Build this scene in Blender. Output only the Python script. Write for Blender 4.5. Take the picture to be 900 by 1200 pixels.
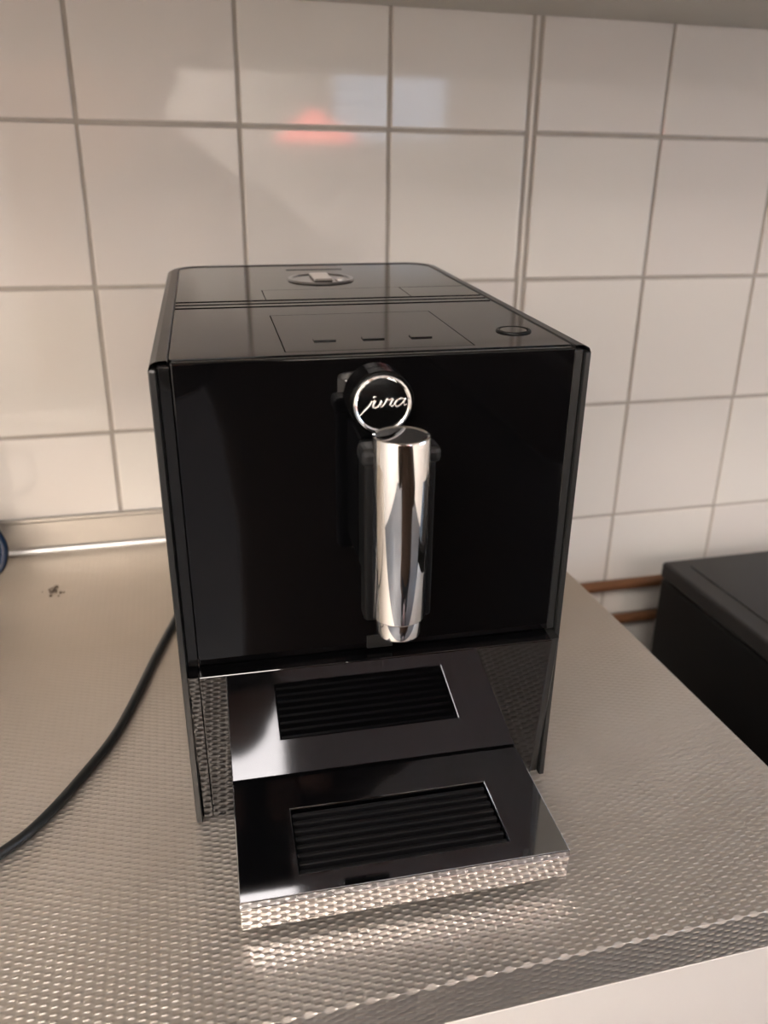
import bpy, bmesh, math, random
from mathutils import Vector, Matrix, Euler
random.seed(7)
S = bpy.context.scene
for o in list(bpy.data.objects): bpy.data.objects.remove(o)
COL = S.collection
PI = math.pi

# ------------------------------------------------------------------ camera
CX, CY, CZ = 0.06765, -0.89024, 0.38813
YAW, PITCH, ROLL, FPX = 0.25517, -0.3877, 0.0134, 968.05
def basis():
    cy, sy, cp, sp = math.cos(YAW), math.sin(YAW), math.cos(PITCH), math.sin(PITCH)
    f = Vector((sy*cp, cy*cp, sp)); rt = Vector((cy, -sy, 0)); up = rt.cross(f)
    cr, sr = math.cos(ROLL), math.sin(ROLL)
    return cr*rt+sr*up, -sr*rt+cr*up, f
RT, UP, FW = basis()
cd = bpy.data.cameras.new('camera'); cam = bpy.data.objects.new('camera', cd); COL.objects.link(cam)
cam.matrix_world = Matrix(((RT.x, UP.x, -FW.x, CX), (RT.y, UP.y, -FW.y, CY), (RT.z, UP.z, -FW.z, CZ), (0, 0, 0, 1)))
cd.sensor_fit = 'VERTICAL'; cd.sensor_height = 36; cd.sensor_width = 27
cd.lens = FPX/1200*36; cd.clip_start = 0.01
cd.dof.use_dof = True; cd.dof.focus_distance = 0.50; cd.dof.aperture_fstop = 7.2
S.camera = cam
# ------------------------------------------------------------------ world, exposure
S.view_settings.view_transform = 'Standard'; S.view_settings.look = 'None'
S.view_settings.gamma = 1; S.view_settings.use_curve_mapping = False
S.view_settings.exposure = 0.90
W = bpy.data.worlds.new('overcast_sky'); S.world = W; W.use_nodes = True
bg = W.node_tree.nodes['Background']; bg.inputs[0].default_value = (0.62, 0.78, 1.0, 1); bg.inputs[1].default_value = 3.0
# strengths of the room's lamps and the added fill panels (the lamp builders below use these)
PANEL_L = 17.0
PENDANT_L = 6.5
WARM = (1.0, 0.91, 0.85)

# ------------------------------------------------------------------ helpers
def nodes(name):
    m = bpy.data.materials.new(name); m.use_nodes = True
    nt = m.node_tree
    return m, nt, nt.nodes['Principled BSDF']
def mat(name, col, rough=.5, metal=0., ior=1.5, noise=0., nscale=40., bump=0., coat=0.):
    m, nt, b = nodes(name)
    b.inputs['Base Color'].default_value = (*col, 1); b.inputs['Roughness'].default_value = rough
    b.inputs['Metallic'].default_value = metal; b.inputs['IOR'].default_value = ior
    b.inputs['Coat Weight'].default_value = coat
    tc = nt.nodes.new('ShaderNodeTexCoord'); nz = nt.nodes.new('ShaderNodeTexNoise')
    nz.inputs['Scale'].default_value = nscale; nz.inputs['Detail'].default_value = 4
    nt.links.new(tc.outputs['Object'], nz.inputs['Vector'])
    if noise:
        mr = nt.nodes.new('ShaderNodeMapRange'); mr.inputs['To Min'].default_value = 1-noise; mr.inputs['To Max'].default_value = 1+noise
        mx = nt.nodes.new('ShaderNodeMix'); mx.data_type = 'RGBA'; mx.blend_type = 'MULTIPLY'; mx.inputs['Factor'].default_value = 1
        nt.links.new(nz.outputs['Fac'], mr.inputs['Value']); mx.inputs['A'].default_value = (*col, 1)
        nt.links.new(mr.outputs['Result'], mx.inputs['B']); nt.links.new(mx.outputs['Result'], b.inputs['Base Color'])
    if bump:
        bp = nt.nodes.new('ShaderNodeBump'); bp.inputs['Distance'].default_value = bump
        nt.links.new(nz.outputs['Fac'], bp.inputs['Height']); nt.links.new(bp.outputs['Normal'], b.inputs['Normal'])
    return m
def emit(name, col, st):
    m, nt, b = nodes(name)
    b.inputs['Base Color'].default_value = (*[min(c, .8) for c in col], 1)
    b.inputs['Emission Color'].default_value = (*col, 1); b.inputs['Emission Strength'].default_value = st
    return m

def link(name, me, m, parent=None, smooth=False):
    o = bpy.data.objects.new(name, me); COL.objects.link(o)
    if m and not me.materials: me.materials.append(m)
    if parent: o.parent = parent
    if smooth:
        for p in me.polygons: p.use_smooth = True
        me.set_sharp_from_angle(angle=math.radians(38))
    return o
def fin(name, bm, m, parent=None, smooth=False, loc=None):
    bmesh.ops.recalc_face_normals(bm, faces=bm.faces)
    me = bpy.data.meshes.new(name); bm.to_mesh(me); bm.free()
    o = link(name, me, m, parent, smooth)
    if loc: o.location = loc
    return o
def add_box(bm, x0, x1, y0, y1, z0, z1, bev=0., seg=2):
    t = bmesh.new()
    vs = [t.verts.new((x, y, z)) for x in (x0, x1) for y in (y0, y1) for z in (z0, z1)]
    for f in ((0, 1, 3, 2), (4, 6, 7, 5), (0, 4, 5, 1), (2, 3, 7, 6), (0, 2, 6, 4), (1, 5, 7, 3)): t.faces.new([vs[i] for i in f])
    bmesh.ops.recalc_face_normals(t, faces=t.faces)
    if bev: bmesh.ops.bevel(t, geom=t.edges[:], offset=bev, segments=seg, profile=.5, affect='EDGES')
    merge(bm, t)
def merge(bm, t, M=None):
    me = bpy.data.meshes.new('tmp'); t.to_mesh(me); t.free()
    if M: me.transform(M)
    bm.from_mesh(me); bpy.data.meshes.remove(me)
def box(name, x0, x1, y0, y1, z0, z1, m, parent=None, bev=0., seg=2):
    bm = bmesh.new(); add_box(bm, x0, x1, y0, y1, z0, z1, bev, seg); return fin(name, bm, m, parent)
def add_prism(bm, pts, z0, z1, bev=0.):
    """closed plan outline (x, y) extruded from z0 to z1, optional chamfer at the top"""
    t = bmesh.new()
    a = [t.verts.new((x, y, z0)) for x, y in pts]; b = [t.verts.new((x, y, z1)) for x, y in pts]
    n = len(pts)
    for i in range(n): t.faces.new((a[i], a[(i+1) % n], b[(i+1) % n], b[i]))
    t.faces.new(b); t.faces.new(a[::-1])
    bmesh.ops.recalc_face_normals(t, faces=t.faces)
    if bev:
        es = [e for e in t.edges if all(abs(v.co.z-z1) < 1e-7 for v in e.verts)]
        bmesh.ops.bevel(t, geom=es, offset=bev, segments=2, profile=.5, affect='EDGES')
    merge(bm, t)
def lathe(prof, n=48, M=None):
    """profile (radius, height) turned about z"""
    t = bmesh.new(); rings = []
    for r, z in prof:
        if r < 1e-6: rings.append([t.verts.new((0, 0, z))])
        else: rings.append([t.verts.new((r*math.cos(2*PI*i/n), r*math.sin(2*PI*i/n), z)) for i in range(n)])
    for A, B in zip(rings, rings[1:]):
        for i in range(n):
            j = (i+1) % n
            if len(A) == 1 and len(B) == 1: continue
            if len(A) == 1: t.faces.new((A[0], B[j], B[i]))
            elif len(B) == 1: t.faces.new((A[i], A[j], B[0]))
            else: t.faces.new((A[i], A[j], B[j], B[i]))
    if M: t.transform(M)
    return t
def add_tube(bm, pts, r, n=10, caps=True, sub=1, rb=None):
    """round tube along points (Catmull-Rom refined)"""
    P = [Vector(p) for p in pts]; R = r if isinstance(r, (list, tuple)) else [r]*len(P)
    if sub > 1:
        Q = []; RR = []
        for i in range(len(P)-1):
            p0, p1, p2, p3 = P[max(i-1, 0)], P[i], P[i+1], P[min(i+2, len(P)-1)]
            for k in range(sub):
                t = k/sub
                Q.append(.5*((2*p1)+(p2-p0)*t+(2*p0-5*p1+4*p2-p3)*t*t+(3*p1-p0-3*p2+p3)*t**3)); RR.append(R[i]*(1-t)+R[i+1]*t)
        Q.append(P[-1]); RR.append(R[-1]); P, R = Q, RR
    prev = None; rings = []
    for i, p in enumerate(P):
        d = (P[min(i+1, len(P)-1)]-P[max(i-1, 0)]).normalized()
        if prev is None:
            a = Vector((0, 0, 1)) if abs(d.z) < .9 else Vector((1, 0, 0)); u = d.cross(a).normalized()
        else: u = (prev-d*prev.dot(d)).normalized()
        v = d.cross(u); prev = u
        rings.append([bm.verts.new(p+R[i]*(math.cos(2*PI*k/n)*u+math.sin(2*PI*k/n)*v)) for k in range(n)])
    for A, B in zip(rings, rings[1:]):
        for k in range(n): bm.faces.new((A[k], A[(k+1) % n], B[(k+1) % n], B[k]))
    if caps: bm.faces.new(rings[0][::-1]); bm.faces.new(rings[-1])
def tag(o, label=None, cat=None, group=None, kind=None):
    if label: o['label'] = label
    if cat: o['category'] = cat
    if group: o['group'] = group
    if kind: o['kind'] = kind
    return o
def thing(name, label, cat, loc=(0, 0, 0), group=None):
    o = bpy.data.objects.new(name, None); COL.objects.link(o); o.location = loc; o.empty_display_size = .05
    return tag(o, label, cat, group)
def struct(o): o['kind'] = 'structure'; return o

# ------------------------------------------------------------------ materials
def steel_embossed():
    m, nt, b = nodes('embossed_steel'); N = nt.nodes.new; L = nt.links.new
    tc = N('ShaderNodeTexCoord'); sx = N('ShaderNodeSeparateXYZ'); L(tc.outputs['Object'], sx.inputs[0])
    def math_(op, a, c=None, cl=False):
        n = N('ShaderNodeMath'); n.operation = op; n.use_clamp = cl
        for i, v in enumerate((a, c)):
            if v is None: continue
            if isinstance(v, (int, float)): n.inputs[i].default_value = v
            else: L(v, n.inputs[i])
        return n.outputs[0]
    yz = math_('ADD', sx.outputs['Y'], sx.outputs['Z'])
    A, B = 0.0107, 0.0044
    cx = math_('COSINE', math_('MULTIPLY', sx.outputs['X'], 2*PI/A))
    cy = math_('COSINE', math_('MULTIPLY', yz, 2*PI/B))
    cx = math_('MAXIMUM', math_('MINIMUM', math_('MULTIPLY', cx, 1.25), 1.0), -1.0)   # long-backed bumps
    h = math_('MULTIPLY', cx, cy)
    h = math_('POWER', math_('MULTIPLY', math_('ADD', h, 1.0), .5), 2.6)
    n1 = N('ShaderNodeTexNoise'); n1.inputs['Scale'].default_value = 5.5; n1.inputs['Detail'].default_value = 6; n1.inputs['Roughness'].default_value = .6
    L(tc.outputs['Object'], n1.inputs['Vector'])
    n2 = N('ShaderNodeTexNoise'); n2.inputs['Scale'].default_value = 60; n2.inputs['Detail'].default_value = 5
    L(tc.outputs['Object'], n2.inputs['Vector'])
    # worn flat and greasy towards the wall: the emboss gets shallower there
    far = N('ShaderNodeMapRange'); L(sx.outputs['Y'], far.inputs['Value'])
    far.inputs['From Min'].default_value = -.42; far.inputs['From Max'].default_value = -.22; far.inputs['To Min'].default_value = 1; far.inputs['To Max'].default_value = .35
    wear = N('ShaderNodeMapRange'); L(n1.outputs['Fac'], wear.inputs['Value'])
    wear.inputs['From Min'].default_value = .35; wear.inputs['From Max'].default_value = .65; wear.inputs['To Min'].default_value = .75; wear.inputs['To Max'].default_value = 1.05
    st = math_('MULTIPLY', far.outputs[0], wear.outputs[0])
    bp = N('ShaderNodeBump'); bp.inputs['Distance'].default_value = .00060
    L(h, bp.inputs['Height']); L(st, bp.inputs['Strength']); L(bp.outputs['Normal'], b.inputs['Normal'])
    cr = N('ShaderNodeValToRGB'); L(n1.outputs['Fac'], cr.inputs[0])
    cr.color_ramp.elements[0].position = .3; cr.color_ramp.elements[0].color = (.56, .515, .46, 1)
    cr.color_ramp.elements[1].position = .7; cr.color_ramp.elements[1].color = (.66, .615, .56, 1)
    dm = N('ShaderNodeMix'); dm.data_type = 'RGBA'; dm.blend_type = 'MULTIPLY'
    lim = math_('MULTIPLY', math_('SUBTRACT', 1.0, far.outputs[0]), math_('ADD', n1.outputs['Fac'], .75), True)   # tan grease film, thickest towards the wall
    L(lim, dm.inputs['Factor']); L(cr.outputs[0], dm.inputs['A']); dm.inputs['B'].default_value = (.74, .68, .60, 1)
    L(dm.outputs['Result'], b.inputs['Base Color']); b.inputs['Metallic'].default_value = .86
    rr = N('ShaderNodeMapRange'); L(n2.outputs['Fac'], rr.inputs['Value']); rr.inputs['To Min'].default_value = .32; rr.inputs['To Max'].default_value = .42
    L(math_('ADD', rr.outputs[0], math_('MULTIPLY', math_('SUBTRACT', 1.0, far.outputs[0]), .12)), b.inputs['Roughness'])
    return m
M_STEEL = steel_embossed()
M_BLACK = mat('gloss_black_plastic', (.0015, .0015, .0017), .045, ior=1.5, noise=.2, nscale=12)
M_TOP = mat('gloss_black_top', (.004, .004, .004), .07, ior=1.5, noise=.2, nscale=12)
M_LOWER = mat('mirror_black_panel', (.0015, .0015, .0017), .02, ior=1.47, noise=.15, nscale=15)
M_SATIN = mat('satin_black_plastic', (.011, .011, .0105), .30, ior=1.5, noise=.15, nscale=200)
M_DARK = mat('matt_black_plastic', (.003, .003, .003), .45, ior=1.25, noise=.1, nscale=150)
M_CAP = mat('dark_satin_plastic', (.008, .008, .008), .35, ior=1.35, noise=.1, nscale=150)
M_BADGE = mat('badge_black', (.0015, .0015, .0015), .22, ior=1.3, noise=.1)
M_CHROME = mat('chrome', (.82, .81, .80), .035, 1.0, noise=.03, nscale=20)
M_RING = mat('brushed_chrome', (.75, .74, .72), .12, 1.0, noise=.03)
M_TRAYTOP = mat('polished_tray_steel', (.57, .59, .63), .065, 1.0, noise=.05, nscale=90)
M_SLAT = mat('slat_black', (.005, .005, .0055), .28, noise=.1, nscale=100)
def tile_mat():
    m, nt, b = nodes('white_glazed_tile'); N = nt.nodes.new; L = nt.links.new
    oi = N('ShaderNodeObjectInfo'); cr = N('ShaderNodeValToRGB'); L(oi.outputs['Random'], cr.inputs[0])
    cr.color_ramp.elements[0].color = (.66, .61, .56, 1); cr.color_ramp.elements[1].color = (.70, .66, .595, 1)
    tc = N('ShaderNodeTexCoord'); nz = N('ShaderNodeTexNoise'); nz.inputs['Scale'].default_value = 14; nz.inputs['Detail'].default_value = 3
    L(tc.outputs['Object'], nz.inputs['Vector'])
    bp = N('ShaderNodeBump'); bp.inputs['Distance'].default_value = .0006; bp.inputs['Strength'].default_value = .06
    L(nz.outputs['Fac'], bp.inputs['Height']); L(bp.outputs['Normal'], b.inputs['Normal'])
    L(cr.outputs[0], b.inputs['Base Color']); b.inputs['Roughness'].default_value = .06; b.inputs['IOR'].default_value = 1.5
    return m
M_TILE = tile_mat()
M_GROUT = mat('grey_grout', (.40, .36, .31), .9, noise=.15, nscale=60)
M_ALU = mat('brushed_aluminium', (.45, .44, .42), .28, .85, noise=.06, nscale=25)
M_WHITE = mat('white_laminate', (.80, .75, .70), .35, noise=.03, nscale=8)
M_OLIVE = mat('grey_cabinet_board', (.52, .49, .43), .5, noise=.06, nscale=10)
M_PAINT = mat('cream_paint', (.80, .77, .72), .7, noise=.05, nscale=6)
M_CEIL = mat('ceiling_paint', (.82, .80, .77), .8, noise=.04, nscale=6)
M_FLOOR = mat('grey_vinyl_floor', (.050, .056, .066), .35, noise=.2, nscale=9)
M_CABLE = mat('black_rubber', (.008, .009, .009), .38, noise=.1)
M_COPPER = mat('painted_brown_pipe', (.17, .075, .032), .4, .2, noise=.25, nscale=25)
M_FRIDGE = mat('dark_grey_enamel', (.016, .015, .014), .42, ior=1.35, noise=.12, nscale=30)
M_FRSIDE = mat('black_enamel', (.002, .002, .002), .5, ior=1.3, noise=.1, nscale=30)
M_BLUE = mat('dark_blue_glaze', (.006, .017, .042), .2, noise=.15, nscale=20)
M_CRUMB = mat('coffee_crumb', (.06, .04, .025), .8, noise=.3)
M_WOOD = mat('brown_door_wood', (.20, .10, .05), .4, noise=.3, nscale=5)
M_LEDP = emit('lamp_diffuser', WARM, PANEL_L)
M_RED = emit('glowing_red_shade', (1.0, .20, .17), PENDANT_L)
M_BULB = emit('glowing_bulb', (1.0, .82, .68), 25)
M_JACKET = mat('dark_jacket_cloth', (.050, .030, .020), .85, noise=.3, nscale=80)
M_JEANS = mat('dark_trouser_cloth', (.012, .016, .024), .85, noise=.3, nscale=80)
M_SKIN = mat('skin', (.55, .33, .24), .5, noise=.08, nscale=30)
M_HAIR = mat('brown_hair', (.05, .028, .015), .5, noise=.4, nscale=90)
M_SHOE = mat('shoe_black', (.02, .02, .02), .5, noise=.1)
M_PHONE = mat('phone_body', (.02, .02, .025), .2, noise=.05)
M_GLASS, _nt, _b = nodes('window_glass')
_b.inputs['Transmission Weight'].default_value = 1; _b.inputs['Roughness'].default_value = 0; _b.inputs['IOR'].default_value = 1.01

# ------------------------------------------------------------------ room shell
XL, XR, YB, ZF, ZC = -1.9, 2.3, -4.6, -0.90, 1.50
struct(box('floor', XL-.1, XR+.1, YB-.1, .06, ZF-.05, ZF, M_FLOOR))
struct(box('ceiling', XL-.1, XR+.1, YB-.1, .06, ZC, ZC+.05, M_CEIL))
def wall_with_hole(name, axis, pos, th, a0, a1, h, m):
    """wall as slab with a rectangular opening h = (a, b, z0, z1)"""
    bm = bmesh.new()
    for p0, p1, z0, z1 in ((a0, h[0], ZF, ZC), (h[1], a1, ZF, ZC), (h[0], h[1], ZF, h[2]), (h[0], h[1], h[3], ZC)):
        if axis == 'y': add_box(bm, p0, p1, pos, pos+th, z0, z1)
        else: add_box(bm, pos, pos+th, p0, p1, z0, z1)
    return struct(fin(name, bm, m))
def window(name, axis, pos, h):
    bm = bmesh.new(); a, b, z0, z1 = h; w = .05
    f = lambda p0, p1, q0, q1: add_box(bm, *((p0, p1, pos-.03, pos+.03, q0, q1) if axis == 'y' else (pos-.03, pos+.03, p0, p1, q0, q1)), .003, 1)
    f(a, a+w, z0, z1); f(b-w, b, z0, z1); f(a+w, b-w, z0, z0+w); f(a+w, b-w, z1-w, z1)
    fr = struct(fin(name, bm, M_WHITE)); bm = bmesh.new()
    add_box(bm, *((a+w, b-w, pos-.003, pos+.003, z0+w, z1-w) if axis == 'y' else (pos-.003, pos+.003, a+w, b-w, z0+w, z1-w)))
    fin('pane', bm, M_GLASS, fr); return fr
WIN1 = (1.10, 1.95, .55, 1.25); WIN2 = (-1.95, -.6, .0, 1.15); WIN3 = (-2.75, -2.15, .0, 1.15)
wall_with_hole('wall_front', 'y', YB-.1, .1, XL-.1, XR+.1, WIN1, M_PAINT); window('window_1', 'y', YB-.05, WIN1)
wall_with_hole('wall_right', 'x', XR, .1, YB, .06, WIN2, M_PAINT); window('window_2', 'x', XR+.05, WIN2)
wall_with_hole('wall_left', 'x', XL-.1, .1, YB, .06, WIN3, M_PAINT); window('window_3', 'x', XL-.05, WIN3)
dr = struct(box('door_1', -.75, .10, YB+.001, YB+.04, ZF, 1.12, M_WOOD, None, .004, 1))
bm = bmesh.new(); add_tube(bm, [(.02, YB+.04, .1), (.02, YB+.09, .1), (-.10, YB+.09, .1)], .009, 10, sub=1); fin('door_handle', bm, M_ALU, dr, True)

# the tiled wall behind the machine
wb = struct(box('wall_back', XL-.1, XR+.1, .0022, .06, ZF, ZC, M_GROUT))
T, G, Z0, SJ = .15, .0037, .4305, .0093
bm = bmesh.new(); hw = (T-G)/2
add_box(bm, -hw, hw, 0, .009, -hw, hw, .0014, 3); tile0 = bpy.data.meshes.new('tile'); bmesh.ops.recalc_face_normals(bm, faces=bm.faces); bm.to_mesh(tile0); bm.free()
tile0.materials.append(M_TILE)
for p in tile0.polygons: p.use_smooth = False
for j in range(-1, 6):
    for i in range(-5, 10):
        if j >= 3 and i < 2: continue
        x = T*(i+.5)+(SJ if i >= 3 else 0); z = Z0-T*(j+.5)
        o = bpy.data.objects.new('tile', tile0); COL.objects.link(o); o.parent = wb
        o.location = (x+random.uniform(-.0004, .0004), random.uniform(-.0001, .0004), z+random.uniform(-.0004, .0004))
        o.rotation_euler = (random.uniform(-.0015, .0015), random.uniform(-.0025, .0025), random.uniform(-.0025, .0025))
bm = bmesh.new(); add_box(bm, T*3+.0026, T*3+SJ-.0026, .0002, .004, -.47, .58, .0008, 1); fin('joint_strip', bm, M_TILE, wb)

# aluminium upstand between worktop and tiles
bm = bmesh.new()
prof = [(-.0015, .0415), (-.0045, .0415), (-.0055, .0405), (-.0055, .0375), (-.0040, .0355), (-.0040, .0075), (-.0062, .0055), (-.0075, .0025), (-.0075, .0004), (-.0015, .0004)]
a = [bm.verts.new((-1.2, y, z)) for y, z in prof]; b = [bm.verts.new((.40, y, z)) for y, z in prof]
n = len(prof)
for i in range(n): bm.faces.new((a[i], a[(i+1) % n], b[(i+1) % n], b[i]))
bm.faces.new(a); bm.faces.new(b[::-1])
struct(fin('trim_1', bm, M_ALU))

# ------------------------------------------------------------------ wall cupboard overhead
wc = thing('wall_cabinet', 'pale cupboard hung on the tiled wall, only its underside showing along the top', 'cabinet', (.2, -.30, .538))
box('body', -1.3, 1.5, -.30, .298, 0, .70, M_OLIVE, wc, .002, 1)
for k in range(4):
    d = box('door', -1.295+k*.7, -.605+k*.7, -.320, -.302, .002, .698, M_WHITE, wc, .002, 1)
    bm = bmesh.new(); x = -.68+k*.7; add_tube(bm, [(x, -.320, .04), (x, -.340, .04), (x, -.340, .14), (x, -.320, .14)], .004, 8); fin('handle', bm, M_ALU, d)

# ------------------------------------------------------------------ base unit and worktop
bc = thing('base_cabinet', 'white kitchen base cabinet under the embossed steel worktop', 'cabinet', (-.30, -.3, ZF))
TOPZ = -.0305
box('carcass', -.70, .754, -.280, .285, .10, -ZF+TOPZ-.0005, M_WHITE, bc)
box('plinth', -.70, .754, -.24, -.22, 0, .10, M_WHITE, bc)
for x0, x1 in ((-.698, -.202), (-.198, .25), (.254, .752)):
    f = box('drawer_front', x0, x1, -.302, -.2805, .69, -ZF+TOPZ-.003, M_WHITE, bc, .0015, 2)
    g = box('door', x0, x1, -.302, -.2805, .102, .686, M_WHITE, bc, .0015, 2)
    bm = bmesh.new(); xm = (x0+x1)/2; add_tube(bm, [(xm-.06, -.302, .76), (xm-.06, -.325, .76), (xm+.06, -.325, .76), (xm+.06, -.302, .76)], .005, 8)
    fin('handle', bm, M_ALU, f)
bm = bmesh.new(); add_box(bm, -1.0, .4572, -.6052, -.0017, -.0300, 0, .0014, 3)
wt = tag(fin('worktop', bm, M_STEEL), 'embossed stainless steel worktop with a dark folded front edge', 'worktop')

# ------------------------------------------------------------------ things at the right: pipes, black appliance
for nm, zc, rr, lb in (('upper', -.1145, .0075, 'upper of the two brown pipes along the tiles beside the black appliance'),
                       ('lower', -.1670, .0070, 'lower of the two brown pipes along the tiles beside the black appliance')):
    bm = bmesh.new(); add_tube(bm, [(.47, -.016, zc), (.8, -.016, zc), (1.6, -.016, zc)], rr, 14)
    p = tag(fin('heating_pipe', bm, M_COPPER, None, True), lb, 'pipe')
    for xx in (.52, 1.35):
        bm = bmesh.new(); add_box(bm, xx-.006, xx+.006, -.018, .0004, zc-.010, zc+.010, .001, 1); fin('pipe_clip', bm, M_COPPER, p)
fr = thing('small_freezer', 'black box-shaped appliance with a dark grey top right of the worktop', 'appliance', (.935, -.38, ZF))
FT = -ZF-.05
box('body', -.300, .300, -.27, .296, .03, FT-.022, M_FRSIDE, fr, .004, 2)
box('door', -.300, .300, -.31, -.272, .05, FT-.024, M_FRSIDE, fr, .006, 2)
box('lid', -.301, .301, -.305, .297, FT-.021, FT, M_FRIDGE, fr, .004, 3)
box('top_panel', -.275, .275, -.285, .277, FT-.001, FT+.0012, M_FRIDGE, fr, .0008, 1)
for sx in (-.25, .25):
    for sy in (-.24, .25):
        fin('foot', lathe([(0, 0), (.02, 0), (.02, .0295), (0, .0295)], 16), M_DARK, fr, loc=(sx, sy, 0))

# ------------------------------------------------------------------ blue mug at the left edge
mg = thing('mug', 'dark blue mug at the left edge, only its round handle in view', 'mug', (-.1705, -.115, .0003))
fin('body', lathe([(0, 0), (.034, 0), (.039, .004), (.042, .03), (.042, .088), (.0405, .0905), (.039, .088), (.039, .03), (.035, .007), (0, .006)], 40), M_BLUE, mg, True)
bm = bmesh.new(); add_tube(bm, [(.040, 0, .080), (.052, 0, .084), (.063, 0, .078), (.0690, 0, .064), (.0690, 0, .050), (.063, 0, .036), (.052, 0, .029), (.040, 0, .032)], .0042, 12, sub=4)
fin('handle', bm, M_BLUE, mg, True)

# ------------------------------------------------------------------ crumbs
bm = bmesh.new()
for k in range(26):
    t = bmesh.new(); bmesh.ops.create_icosphere(t, subdivisions=1, radius=random.uniform(.0006, .0017))
    merge(bm, t, Matrix.Translation((-.0645+random.gauss(0, .0045), -.0995+random.gauss(0, .006), .0008)) @ Matrix.Diagonal((1, 1, .5, 1)))
tag(fin('crumbs', bm, M_CRUMB), 'small dark cluster of crumbs on the worktop near the wall', 'crumbs', kind='stuff')

# ------------------------------------------------------------------ power cable
bm = bmesh.new()
add_tube(bm, [(.150, -.0830, .060), (.148, -.068, .050), (.128, -.062, .018), (.098, -.083, .0050), (.068, -.140, .0037), (.0470, -.2065, .0037), (.033, -.2552, .0037), (.0187, -.3095, .0037),
              (.0045, -.356, .0037), (-.0136, -.395, .0037), (-.0365, -.4357, .0037), (-.058, -.460, .0037), (-.105, -.495, .0037), (-.18, -.52, .0037), (-.30, -.50, .0037), (-.5, -.4, .0037)], .0034, 12, sub=6)
tag(fin('power_cable', bm, M_CABLE, None, True), 'black power cable curving over the worktop left of the coffee machine', 'cable')

# ------------------------------------------------------------------ coffee machine
cm = thing('coffee_machine', 'glossy black automatic coffee machine with chrome spout and drip tray', 'coffee machine', (.0587, -.4597, .0018))
cm.scale = (.99, .99, .99)
cm.rotation_mode = 'YXZ'; cm.rotation_euler = (.03291, -.00943, -.04478)
MW, MH, MD, SEAM = .2386, .3026, .3519, .1191
B0 = .0002                                                      # underside above the counter
def rrect(x0, x1, y0, y1, rf, rb, n=8):
    """plan outline, front corners radius rf, rear corners radius rb (counter-clockwise from front left)"""
    P = []
    for cx, cy, r, a0 in ((x0+rf, y0+rf, rf, PI), (x1-rf, y0+rf, rf, 1.5*PI), (x1-rb, y1-rb, rb, 0), (x0+rb, y1-rb, rb, .5*PI)):
        for k in range(n+1):
            a = a0+k/n*PI/2; P.append((cx+r*math.cos(a), cy+r*math.sin(a)))
    return P
# housing: U-shaped shell round sides and back; rows of outlines lofted over the edge
def shell():
    t = bmesh.new()
    rows = [(0, B0), (0, MH-.0048), (.0012, MH-.0018), (.0042, MH-.0002), (.0092, MH), (.0098, MH-.0006), (.0098, MH-.010)]
    n = 10; R = []
    for ins, z in rows:
        r = max(.030-ins, .012)
        pts = [(ins, .001)] + [(ins+r+r*math.cos(PI-a), MD-ins-r+r*math.sin(PI-a)) for a in [k/n*PI/2 for k in range(n+1)]] \
            + [(MW-ins-r+r*math.cos(PI/2-a), MD-ins-r+r*math.sin(PI/2-a)) for a in [k/n*PI/2 for k in range(n+1)]] + [(MW-ins, .001)]
        R.append([t.verts.new((x, y, z)) for x, y in pts])
    for A, Bv in zip(R, R[1:]):
        for i in range(len(A)-1): t.faces.new((A[i], A[i+1], Bv[i+1], Bv[i]))
    return t
fin('housing', shell(), M_SATIN, cm)
# front corner posts: outer satin lip and a canted glossy strip
for s, x0 in ((1, 0.), (-1, MW)):
    bm = bmesh.new(); X = lambda v: x0+s*v
    out = [(X(0), .0012), (X(.0006), -.0002), (X(.0034), -.0004), (X(.0040), .0008), (X(.0040), .030), (X(0), .030)]
    add_prism(bm, out if s > 0 else out[::-1], B0, MH-.004, .0015)
    fin('side_edge', bm, M_SATIN, cm)
    bm = bmesh.new()
    out = [(X(.0042), .0016), (X(.0052), .0006), (X(.0104), .0004), (X(.0104), .018), (X(.0042), .018)]
    add_prism(bm, out if s > 0 else out[::-1], SEAM+.0009, MH-.0025, .0012)
    t = bm; bm = bmesh.new(); merge(bm, t); fin('corner_strip', bm, M_SATIN if s < 0 else M_TOP, cm)
    bm = bmesh.new()
    add_prism(bm, out if s > 0 else out[::-1], B0+.001, SEAM-.0009)
    for v in bm.verts: v.co.y += -.0097+.1039*(SEAM-v.co.z)
    fin('lower_corner_strip', bm, M_SATIN if s < 0 else M_LOWER, cm)
# inner core so nothing shows through the joints
box('chassis', .0100, MW-.0100, .020, MD-.020, B0+.001, MH-.004, M_DARK, cm)
# upper and lower front panels
box('front_panel', .0108, MW-.0090, 0, .005, SEAM+.0009, MH-.0012, M_BLACK, cm, .0011, 3)
bm = bmesh.new(); add_box(bm, .0108, MW-.0090, 0, .022, B0, SEAM-.0009, .0009, 3)
for v in bm.verts: v.co.y += -.0097+.1039*(SEAM-v.co.z)           # a ledge at its top, set back towards its foot
fin('lower_panel', bm, M_LOWER, cm)
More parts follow.
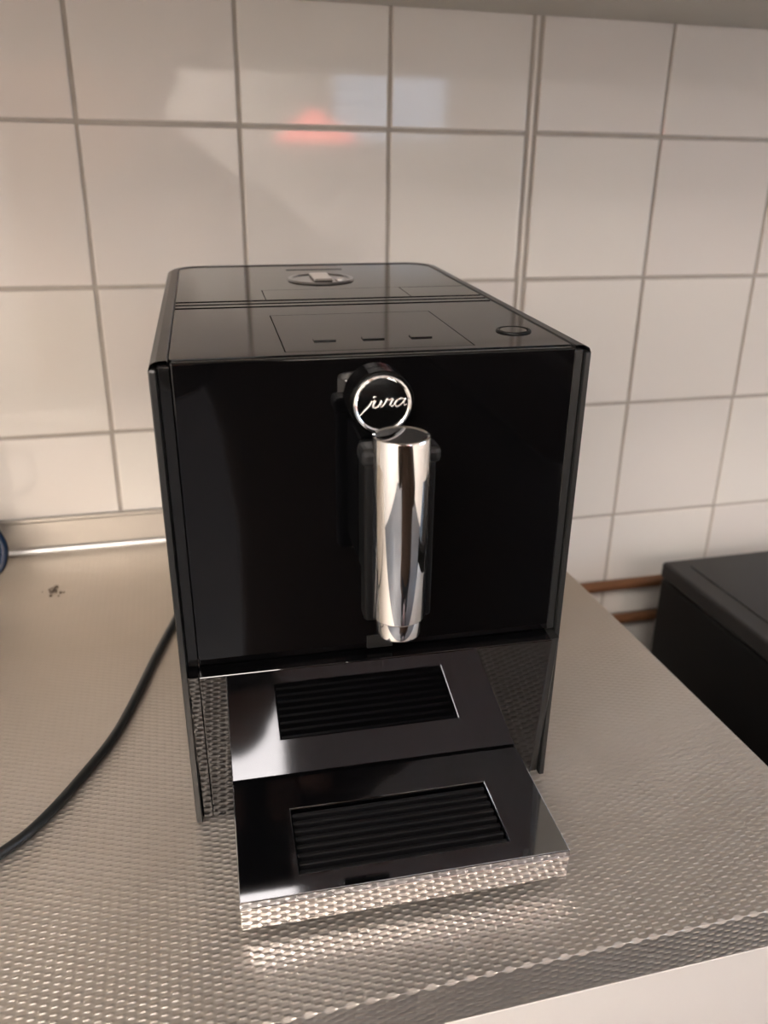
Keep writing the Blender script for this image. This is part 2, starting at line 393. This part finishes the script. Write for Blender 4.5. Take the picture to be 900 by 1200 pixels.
# top surface ---------------------------------------------------
ZT = MH-.0006
TX0, TX1 = .0104, MW-.0104
def plates(name, rects, m, th=.006, polys=()):
    """one flush plate made of several coplanar rectangles"""
    t = bmesh.new()
    for x0, x1, y0, y1 in rects: add_box(t, x0, x1, y0, y1, ZT-th, ZT)
    for P in polys: add_prism(t, P, ZT-th, ZT)
    return fin(name, t, m, cm)
g = .0006
FP = (.0705, .1740, .0125, .1130)      # flap in the front half of the top
plates('top_front_cover', [(TX0, FP[0]-g, .0055, .1425), (FP[1]+g, TX1, .0055, .1425), (FP[0]-g, FP[1]+g, FP[3]+g, .1425), (FP[0]-g, FP[1]+g, .0055, FP[2]-g)], M_TOP)
fl = plates('top_flap', [FP], M_TOP)
for bx in (.0945, .1222, .1500):
    bm = bmesh.new(); add_box(bm, bx-.0062, bx+.0062, .0345, .0415, ZT-.0002, ZT+.0007, .0003, 1)
    fin('button', bm, M_TOP, fl)
    # its own parent keeps it a sub-part of the flap
plates('ridge', [(TX0, TX1, .1475, .1545)], M_TOP); plates('ridge', [(TX0, TX1, .1590, .1655)], M_TOP)
ri = .0200
arc = [(TX0+ri-ri*math.cos(k/8*PI/2), MD-.0106-ri+ri*math.sin(k/8*PI/2)) for k in range(9)]
arc2 = [(TX1-ri+ri*math.sin(k/8*PI/2), MD-.0106-ri+ri*math.cos(k/8*PI/2)) for k in range(9)]
RF = (.0722, .1760, .1705, .2115)
plates('bean_lid', [(TX0, RF[0]-g, .1705, RF[3]+g)], M_TOP, polys=[[(TX0, RF[3]+g)]+arc+arc2+[(TX1, RF[3]+g)]])
plates('small_flap', [RF], M_TOP)
plates('water_tank_lid', [(RF[1]+g, TX1, .1705, RF[3]-g)], M_TOP)
bm = bmesh.new(); add_box(bm, .100, .148, .3125, .3155, ZT-.001, ZT+.0002); fin('vent_slot', bm, M_DARK, cm)
# round dial set in the rear lid
dl = fin('grinder_dial', lathe([(0, .0006), (.0225, .0006), (.0236, .0014), (.0262, .0014), (.0268, 0), (0, 0)], 48), mat('dark_chrome', (.30, .30, .31), .15, 1, noise=.05), cm, False, loc=(.1225, .2590, ZT))
bm = bmesh.new(); add_box(bm, -.0075, .0075, -.018, .018, .0006, .0030, .0012, 2); fin('finger_bar', bm, M_CHROME, dl)
fin('dial_mark', lathe([(0, .0026), (.002, .0024), (.0036, .0018), (.0040, .0006), (0, .0006)], 20), M_CHROME, dl, True, loc=(.0140, -.010, 0))
# power button at front right
kb = fin('power_button', lathe([(0, .0008), (.0078, .0008), (.0084, .0003), (.0084, -.001), (0, -.001)], 40), M_TOP, cm, False, loc=(.2085, .0445, ZT))
bm = bmesh.new(); add_tube(bm, [(.0096*math.cos(a), .0096*math.sin(a), .0001) for a in [k/40*2*PI for k in range(41)]], .0010, 8, caps=False)
fin('button_ring', bm, M_DARK, kb, True)
# logo badge on its short drum -----------------------------------
LX, LZ, LD = .1180, .2780, .0100
RXf = Matrix.Rotation(PI/2, 4, 'X')                              # z-axis of the lathe -> -y (towards the front)
bd = fin('badge', lathe([(0, 0), (.0173, 0), (.0175, .0004), (.0175, LD-.001), (.0170, LD), (.0158, LD), (.0156, LD-.0004), (0, LD-.0004)], 64, RXf), M_BADGE, cm, False, loc=(LX, -.0002, LZ))
fin('badge_ring', lathe([(.0136, LD-.0006), (.0137, LD+.0009), (.0145, LD+.0016), (.0155, LD+.0012), (.0161, LD-.0006)], 64, RXf), M_RING, bd, True)
def letter(strokes, w=.00078):
    bm = bmesh.new()
    k = .0001523/2.33                                            # badge drawing units -> metres
    for st in strokes:
        P = [((x-512)*k, -(LD+.0002), (427-y)*k) for x, y, *_ in st]; R = [w*(q[2] if len(q) > 2 else 1) for q in st]
        add_tube(bm, P, R, 8, sub=5)
    fin('letter', bm, M_RING, bd, True)
letter([[(428, 398, .9), (414, 425, 1.1), (392, 452, 1.1), (352, 492, .8), (316, 532, .5)], [(436, 372, .8), (448, 364, .9), (455, 370, .7)]])          # j
letter([[(428, 410, .6), (452, 398, 1.), (440, 428, 1.1), (438, 452, 1.1), (458, 458, 1.), (486, 432, .8), (502, 404, 1.), (494, 432, 1.1), (496, 452, .9), (512, 448, .6)]])  # u
letter([[(512, 448, .6), (532, 424, .9), (552, 388, 1.2), (558, 400, 1.), (594, 388, 1.1), (584, 418, 1.2), (576, 442, 1.1), (590, 450, .9), (614, 438, .6)]])  # r
letter([[(694, 398, .9), (668, 388, 1.1), (634, 402, 1.1), (614, 432, 1.1), (622, 452, 1.1), (650, 446, .9), (680, 420, .8), (698, 390, 1.1), (686, 425, 1.1), (690, 446, .9), (714, 436, .5)]])  # a
# spout -----------------------------------------------------------
SX, SY = .1183, -.0550
sp = box('spout_carriage', SX-.0172, SX+.0195, -.0500, -.0380, .1700, .2600, M_DARK, cm, .0025, 3)
box('arm', SX-.0115, SX+.0115, -.0385, .0002, .1800, .2560, M_DARK, sp, .002, 2)
bm = bmesh.new(); add_box(bm, SX-.0192, SX+.0212, -.0530, -.0370, .2590, .2680, .0032, 3); fin('carriage_cap', bm, M_CAP, sp)
fin('spout', lathe([(0, .2755), (.0125, .2755), (.0131, .2760), (.0139, .2757), (.0142, .2748), (.0142, .1776), (.0139, .1771), (.0108, .1769), (0, .1769)], 72), M_CHROME, cm, True, loc=(SX, SY, 0))
fin('spout_nozzle', lathe([(0, .1765), (.0112, .1765), (.0112, .1760), (.0119, .1756), (.0119, .1668), (.0115, .1662), (.0085, .1662), (.0085, .171), (0, .171)], 48), M_CHROME, cm, True, loc=(SX+.0002, SY, 0))
box('spout_rail', SX-.0065, SX+.0095, -.0012, .0004, SEAM+.0015, .1290, M_SATIN, cm, .0003, 1)
# drip tray ------------------------------------------------------
TR = (.0246, .2148, -.0935, -.0014); TZ = .0290; TB = .0080
tray = bpy.data.objects.new('drip_tray', None); COL.objects.link(tray); tray.parent = cm; tray.empty_display_size = .02
GR = (.0584, .1827, -.0801, -.0299)
bm = bmesh.new()
def slab_hole(bm, o, h, z0, z1):
    t = bmesh.new(); V = {}
    def v(x, y, z):
        k = (round(x, 6), round(y, 6), round(z, 6))
        if k not in V: V[k] = t.verts.new((x, y, z))
        return V[k]
    O = [(o[0], o[2]), (o[1], o[2]), (o[1], o[3]), (o[0], o[3])]; H = [(h[0], h[2]), (h[1], h[2]), (h[1], h[3]), (h[0], h[3])]
    for i in range(4):
        j = (i+1) % 4
        for z in (z0, z1): t.faces.new((v(*O[i], z), v(*O[j], z), v(*H[j], z), v(*H[i], z)))
        t.faces.new((v(*O[i], z0), v(*O[j], z0), v(*O[j], z1), v(*O[i], z1)))
        t.faces.new((v(*H[i], z0), v(*H[j], z0), v(*H[j], z1), v(*H[i], z1)))
    bmesh.ops.recalc_face_normals(t, faces=t.faces)
    es = [e for e in t.edges if all(abs(w.co.z-z1) < 1e-6 for w in e.verts) and len(e.link_faces) == 2 and any(abs(f.normal.z) < .5 for f in e.link_faces)]
    bmesh.ops.bevel(t, geom=es, offset=.0006, segments=2, profile=.5, affect='EDGES')
    merge(bm, t)
slab_hole(bm, TR, GR, TZ-.0050, TZ)
fin('tray_top', bm, M_TRAYTOP, tray)
box('tray_front', TR[0], TR[1], TR[2]+.0001, TR[2]+.004, TB, TZ-.0051, M_CHROME, tray, .0005, 1)
box('tray_body', TR[0]+.0003, TR[1]-.0003, TR[2]+.0042, TR[3], TB+.0004, TZ-.0140, M_RING, tray)
for x0 in (TR[0], TR[1]-.003): box('tray_side', x0, x0+.003, TR[2]+.0042, TR[3], TB+.0002, TZ-.0051, M_CHROME, tray)
box('grille_well', GR[0]-.001, GR[1]+.001, GR[2]-.001, GR[3]+.001, TZ-.0139, TZ-.0120, M_DARK, tray)
NS = 8; pitch = (GR[3]-GR[2])/NS
bm = bmesh.new(); add_box(bm, GR[0]+.0006, GR[1]-.0006, -pitch*.24, pitch*.24, -.0090, 0, .0007, 2)
bmesh.ops.recalc_face_normals(bm, faces=bm.faces); sm = bpy.data.meshes.new('slat'); bm.to_mesh(sm); bm.free(); sm.materials.append(M_SLAT)
for k in range(NS):
    o = bpy.data.objects.new('slat', sm); COL.objects.link(o); o.parent = tray; o.location = (0, GR[2]+pitch*(k+.5), TZ-.0022)
# feet reach the counter
Mm = Euler((.03291, -.00943, -.04478), 'YXZ').to_matrix()
for fx, fy in ((.03, .03), (MW-.03, .03), (.03, MD-.05), (MW-.03, MD-.05)):
    lo = -(.0018/.99+(Mm @ Vector((fx, fy, 0))).z)+.0005
    fin('foot', lathe([(0, lo), (.012, lo), (.012, B0+.0005), (0, B0+.0005)], 24), M_DARK, cm, loc=(fx, fy, 0))

# ------------------------------------------------------------------ lamps of the room, plus unseen fill panels added for brightness
def ceiling_panel(x0, x1, y0, y1, label):
    c = thing('ceiling_or_fill_light', label, 'lamp', ((x0+x1)/2, (y0+y1)/2, ZC)); a, b = (x1-x0)/2, (y1-y0)/2
    bm = bmesh.new()
    for r in ((-a-.02, -a, -b-.02, b+.02), (a, a+.02, -b-.02, b+.02), (-a, a, -b-.02, -b), (-a, a, b, b+.02)): add_box(bm, r[0], r[1], r[2], r[3], -.035, -.0005)
    fin('frame', bm, M_WHITE, c); box('diffuser', -a, a, -b, b, -.028, -.018, M_LEDP, c)
for nx, ny, hw_, lb in ((-1.20, -1.88, .46, 'added fill panel nearest the left wall in the front row'), (-.170, -1.80, .305, 'square one above the photographer in the middle of the front row'),
                   (-1.30, -3.20, .56, 'added left long fill panel of the rear row'), (.10, -3.95, .60, 'added right long fill panel of the rear row')):  # every panel but the square middle one is added to brighten wall and worktop
    hd = .26 if ny > -1.85 else .32
    ceiling_panel(nx-hw_, nx+hw_, ny-hd, ny+hd, 'ceiling light, '+lb)
pd = thing('pendant_lamp', 'glowing red pendant lamp mirrored in the wall tiles', 'lamp', (.605, -2.2, .500))
fin('shade', lathe([(.145, 0), (.140, .010), (.095, .038), (.045, .060), (.024, .085), (.018, .085), (.040, .056), (.090, .034), (.136, .008), (.145, 0)], 40), M_RED, pd, True)
fin('bulb', lathe([(0, .002), (.02, .006), (.03, .022), (.024, .04), (.012, .055), (0, .055)], 24), M_BULB, pd, True)
bm = bmesh.new(); add_tube(bm, [(0, 0, .08), (0, 0, ZC-.5-.001)], .003, 8); fin('cord', bm, M_CABLE, pd)

# ------------------------------------------------------------------ the photographer, seen only as a dark reflection
pe = thing('person', 'person in a dark brown coat and dark trousers holding up a phone', 'person', (.33, -1.36, ZF))
def skin(name, V, E, R, m, parent, lev=2, root=0):
    me = bpy.data.meshes.new(name); me.from_pydata([Vector(v)-Vector((.33, -1.36, ZF)) for v in V], E, [])
    o = link(name, me, m, parent)
    o.modifiers.new('skin', 'SKIN'); s = o.modifiers.new('sub', 'SUBSURF'); s.levels = lev; s.render_levels = lev
    for i, sv in enumerate(me.skin_vertices[0].data):
        r = R[i]; sv.radius = r if isinstance(r, tuple) else (r, r); sv.use_root = (i == root)
    for md in o.modifiers:
        if md.type == 'SKIN': md.use_smooth_shade = True
    return o
F2 = ZF
BX, BY = .375, -1.10
OFF = Vector((-.33, 1.36, -ZF))
bm = bmesh.new(); rings = []
for x, y, z, rx, ry in ((.33, BY-.03, -.44, .255, .150), (.33, BY-.03, -.30, .250, .150), (.32, BY-.03, -.12, .240, .148), (.30, BY-.02, .02, .235, .150), (.265, BY-.01, .12, .225, .150),
                        (.19, BY, .23, .200, .142), (.13, BY+.01, .315, .180, .125), (.11, BY+.02, .375, .145, .095), (.10, BY+.02, .415, .085, .075), (.095, BY+.02, .445, .062, .062)):
    rings.append([bm.verts.new(Vector((x+rx*math.cos(k/32*2*PI), y+ry*math.sin(k/32*2*PI), z))+OFF) for k in range(32)])
for A_, B_ in zip(rings, rings[1:]):
    for k in range(32): bm.faces.new((A_[k], A_[(k+1) % 32], B_[(k+1) % 32], B_[k]))
for P, R in (([(-.01, BY+.01, .335), (-.055, BY+.02, .25), (.005, -1.04, .15), (.030, -.990, .25), (.045, -.965, .305)], [.075, .066, .058, .046, .036]),
             ([(.235, BY+.01, .31), (.36, BY+.02, .22), (.52, -1.01, .06), (.30, -.985, .22), (.18, -.970, .300)], [.075, .068, .060, .046, .036])):
    add_tube(bm, [Vector(p)+OFF for p in P], R, 18, sub=7)
fin('jacket', bm, M_JACKET, pe, True)
# trousers
BX = .33; BY -= .02
V = [(BX, BY, -.30), (BX-.10, BY, -.38), (BX-.105, BY+.01, -.58), (BX-.11, BY-.01, -.80), (BX+.10, BY, -.38), (BX+.105, BY+.01, -.58), (BX+.11, BY-.01, -.80)]
skin('trousers', V, [(0, 1), (1, 2), (2, 3), (0, 4), (4, 5), (5, 6)], [(.16, .11), .10, .075, .06, .10, .075, .06], M_JEANS, pe)
for x in (BX-.11, BX+.11):
    skin('shoe', [(x, BY-.04, ZF+.046), (x, BY+.06, ZF+.042), (x, BY+.14, ZF+.033)], [(0, 1), (1, 2)], [.044, .042, .031], M_SHOE, pe)
# head, with face features, and hair
HX, HY = .040, BY+.03
bm = bmesh.new(); bmesh.ops.create_uvsphere(bm, u_segments=36, v_segments=28, radius=1)
def gs(d, w): return math.exp(-(d/w)**2)
for v in bm.verts:
    x, y, z = v.co
    fr_ = max(0, y)
    k = 1-.22*max(0, -z)**1.3                                    # jaw narrower than the skull
    X, Y, Zz = x*.076*k, y*(.094 if y < 0 else .088)*(1-.08*max(0, -z)), z*.118
    Y += fr_*(.022*gs(x, .13)*gs(z+.12, .16)+.012*gs(x, .2)*gs(z+.50, .10)+.012*gs(x, .35)*gs(z+.86, .16)   # nose, lips, chin
              -.010*(gs(x-.40, .20)+gs(x+.40, .20))*gs(z-.02, .13))                                        # eye sockets
    v.co = (X+HX-.33, Y+HY+1.36, Zz+.59-ZF)
add_tube(bm, [(.095-.33, BY+.01+1.36, .41-ZF), (HX-.33+.01, HY-.005+1.36, .475-ZF), (HX-.33, HY-.01+1.36, .535-ZF)], [.060, .054, .056], 20, sub=4)
fin('head', bm, M_SKIN, pe, True)
for x in (-1, 1):
    e = lathe([(0, .010), (.010, .008), (.020, .010), (.027, .004), (.024, -.006), (0, -.008)], 20, Matrix.Rotation(x*PI/2, 4, 'Y') @ Matrix.Diagonal((1.25, .75, 1, 1)))
    fin('ear', e, M_SKIN, pe, True, loc=(HX+x*.077-.33, HY-.008+1.36, .585-ZF))
    fin('eye', lathe([(0, -.010), (.007, -.007), (.010, 0), (.007, .007), (0, .010)], 12), M_WHITE, pe, True, loc=(HX+x*.031-.33, HY+.071+1.36, .593-ZF))
bm = bmesh.new(); add_tube(bm, [(HX-.024, HY+.080, .531), (HX, HY+.091, .530), (HX+.024, HY+.080, .531)], [.003, .006, .003], 8, sub=4); o = fin('mouth', bm, mat('lip', (.4, .14, .12), .5), pe, True); o.location = (-.33, 1.36, -ZF)
bm = bmesh.new(); bmesh.ops.create_uvsphere(bm, u_segments=32, v_segments=24, radius=1)
bmesh.ops.delete(bm, geom=[v for v in bm.verts if v.co.z < -.45 or (v.co.y > .25 and v.co.z < .52)], context='VERTS')
for v in bm.verts: v.co = (v.co.x*.083+HX-.33, v.co.y*.101-.004+HY+1.36, v.co.z*.124+.595-ZF)
fin('hair', bm, M_HAIR, pe, True)
# phone behind the lens
C0 = Vector((CX, CY, CZ))-FW*.016
ph = thing('phone', 'dark phone held up in both hands behind the worktop', 'phone', C0)
ph.rotation_euler = cam.matrix_world.to_euler()
box('body', -.016, .056, -.131, .016, .002, .010, M_PHONE, ph, .003, 2)
box('screen', -.014, .054, -.129, .014, .0098, .0104, mat('phone_screen', (.01, .01, .012), .1), ph)
fin('camera_lens', lathe([(0, 0), (.007, 0), (.008, .002), (0, .002)], 20), M_PHONE, ph, loc=(0, 0, -.0002))
# hands: palm behind the phone edge, four fingers across its back and a thumb on the screen side
def pt(a, b, c): return C0+RT*a+UP*b-FW*c
for s, ax in ((-1, -.016), (1, .056)):
    w = Vector((.045, -.965, .305)) if s < 0 else Vector((.18, -.970, .300))
    V = [w, pt(ax+s*.022, -.105, .030), pt(ax+s*.016, -.085, .018)]; E2 = [(0, 1), (1, 2)]; R = [.027, (.034, .018), (.030, .015)]
    skin('hand', V, E2, R, M_SKIN, pe)
    for k in range(4):
        y = -.068-.017*k; l = (.0, .006, .003, -.006)[k]
        skin('finger', [pt(ax+s*.018, y-.004, .020), pt(ax+s*.014, y, .004), pt(ax-s*.002, y+.002, -.006), pt(ax-s*(.018+l), y+.003, -.006)], [(0, 1), (1, 2), (2, 3)], [.009, .0085, .008, .007], M_SKIN, pe, 1)
    skin('thumb', [pt(ax+s*.020, -.110, .028), pt(ax+s*.010, -.085, .026), pt(ax-s*.010, -.062, .019)], [(0, 1), (1, 2)], [.013, .010, .0085], M_SKIN, pe, 1)
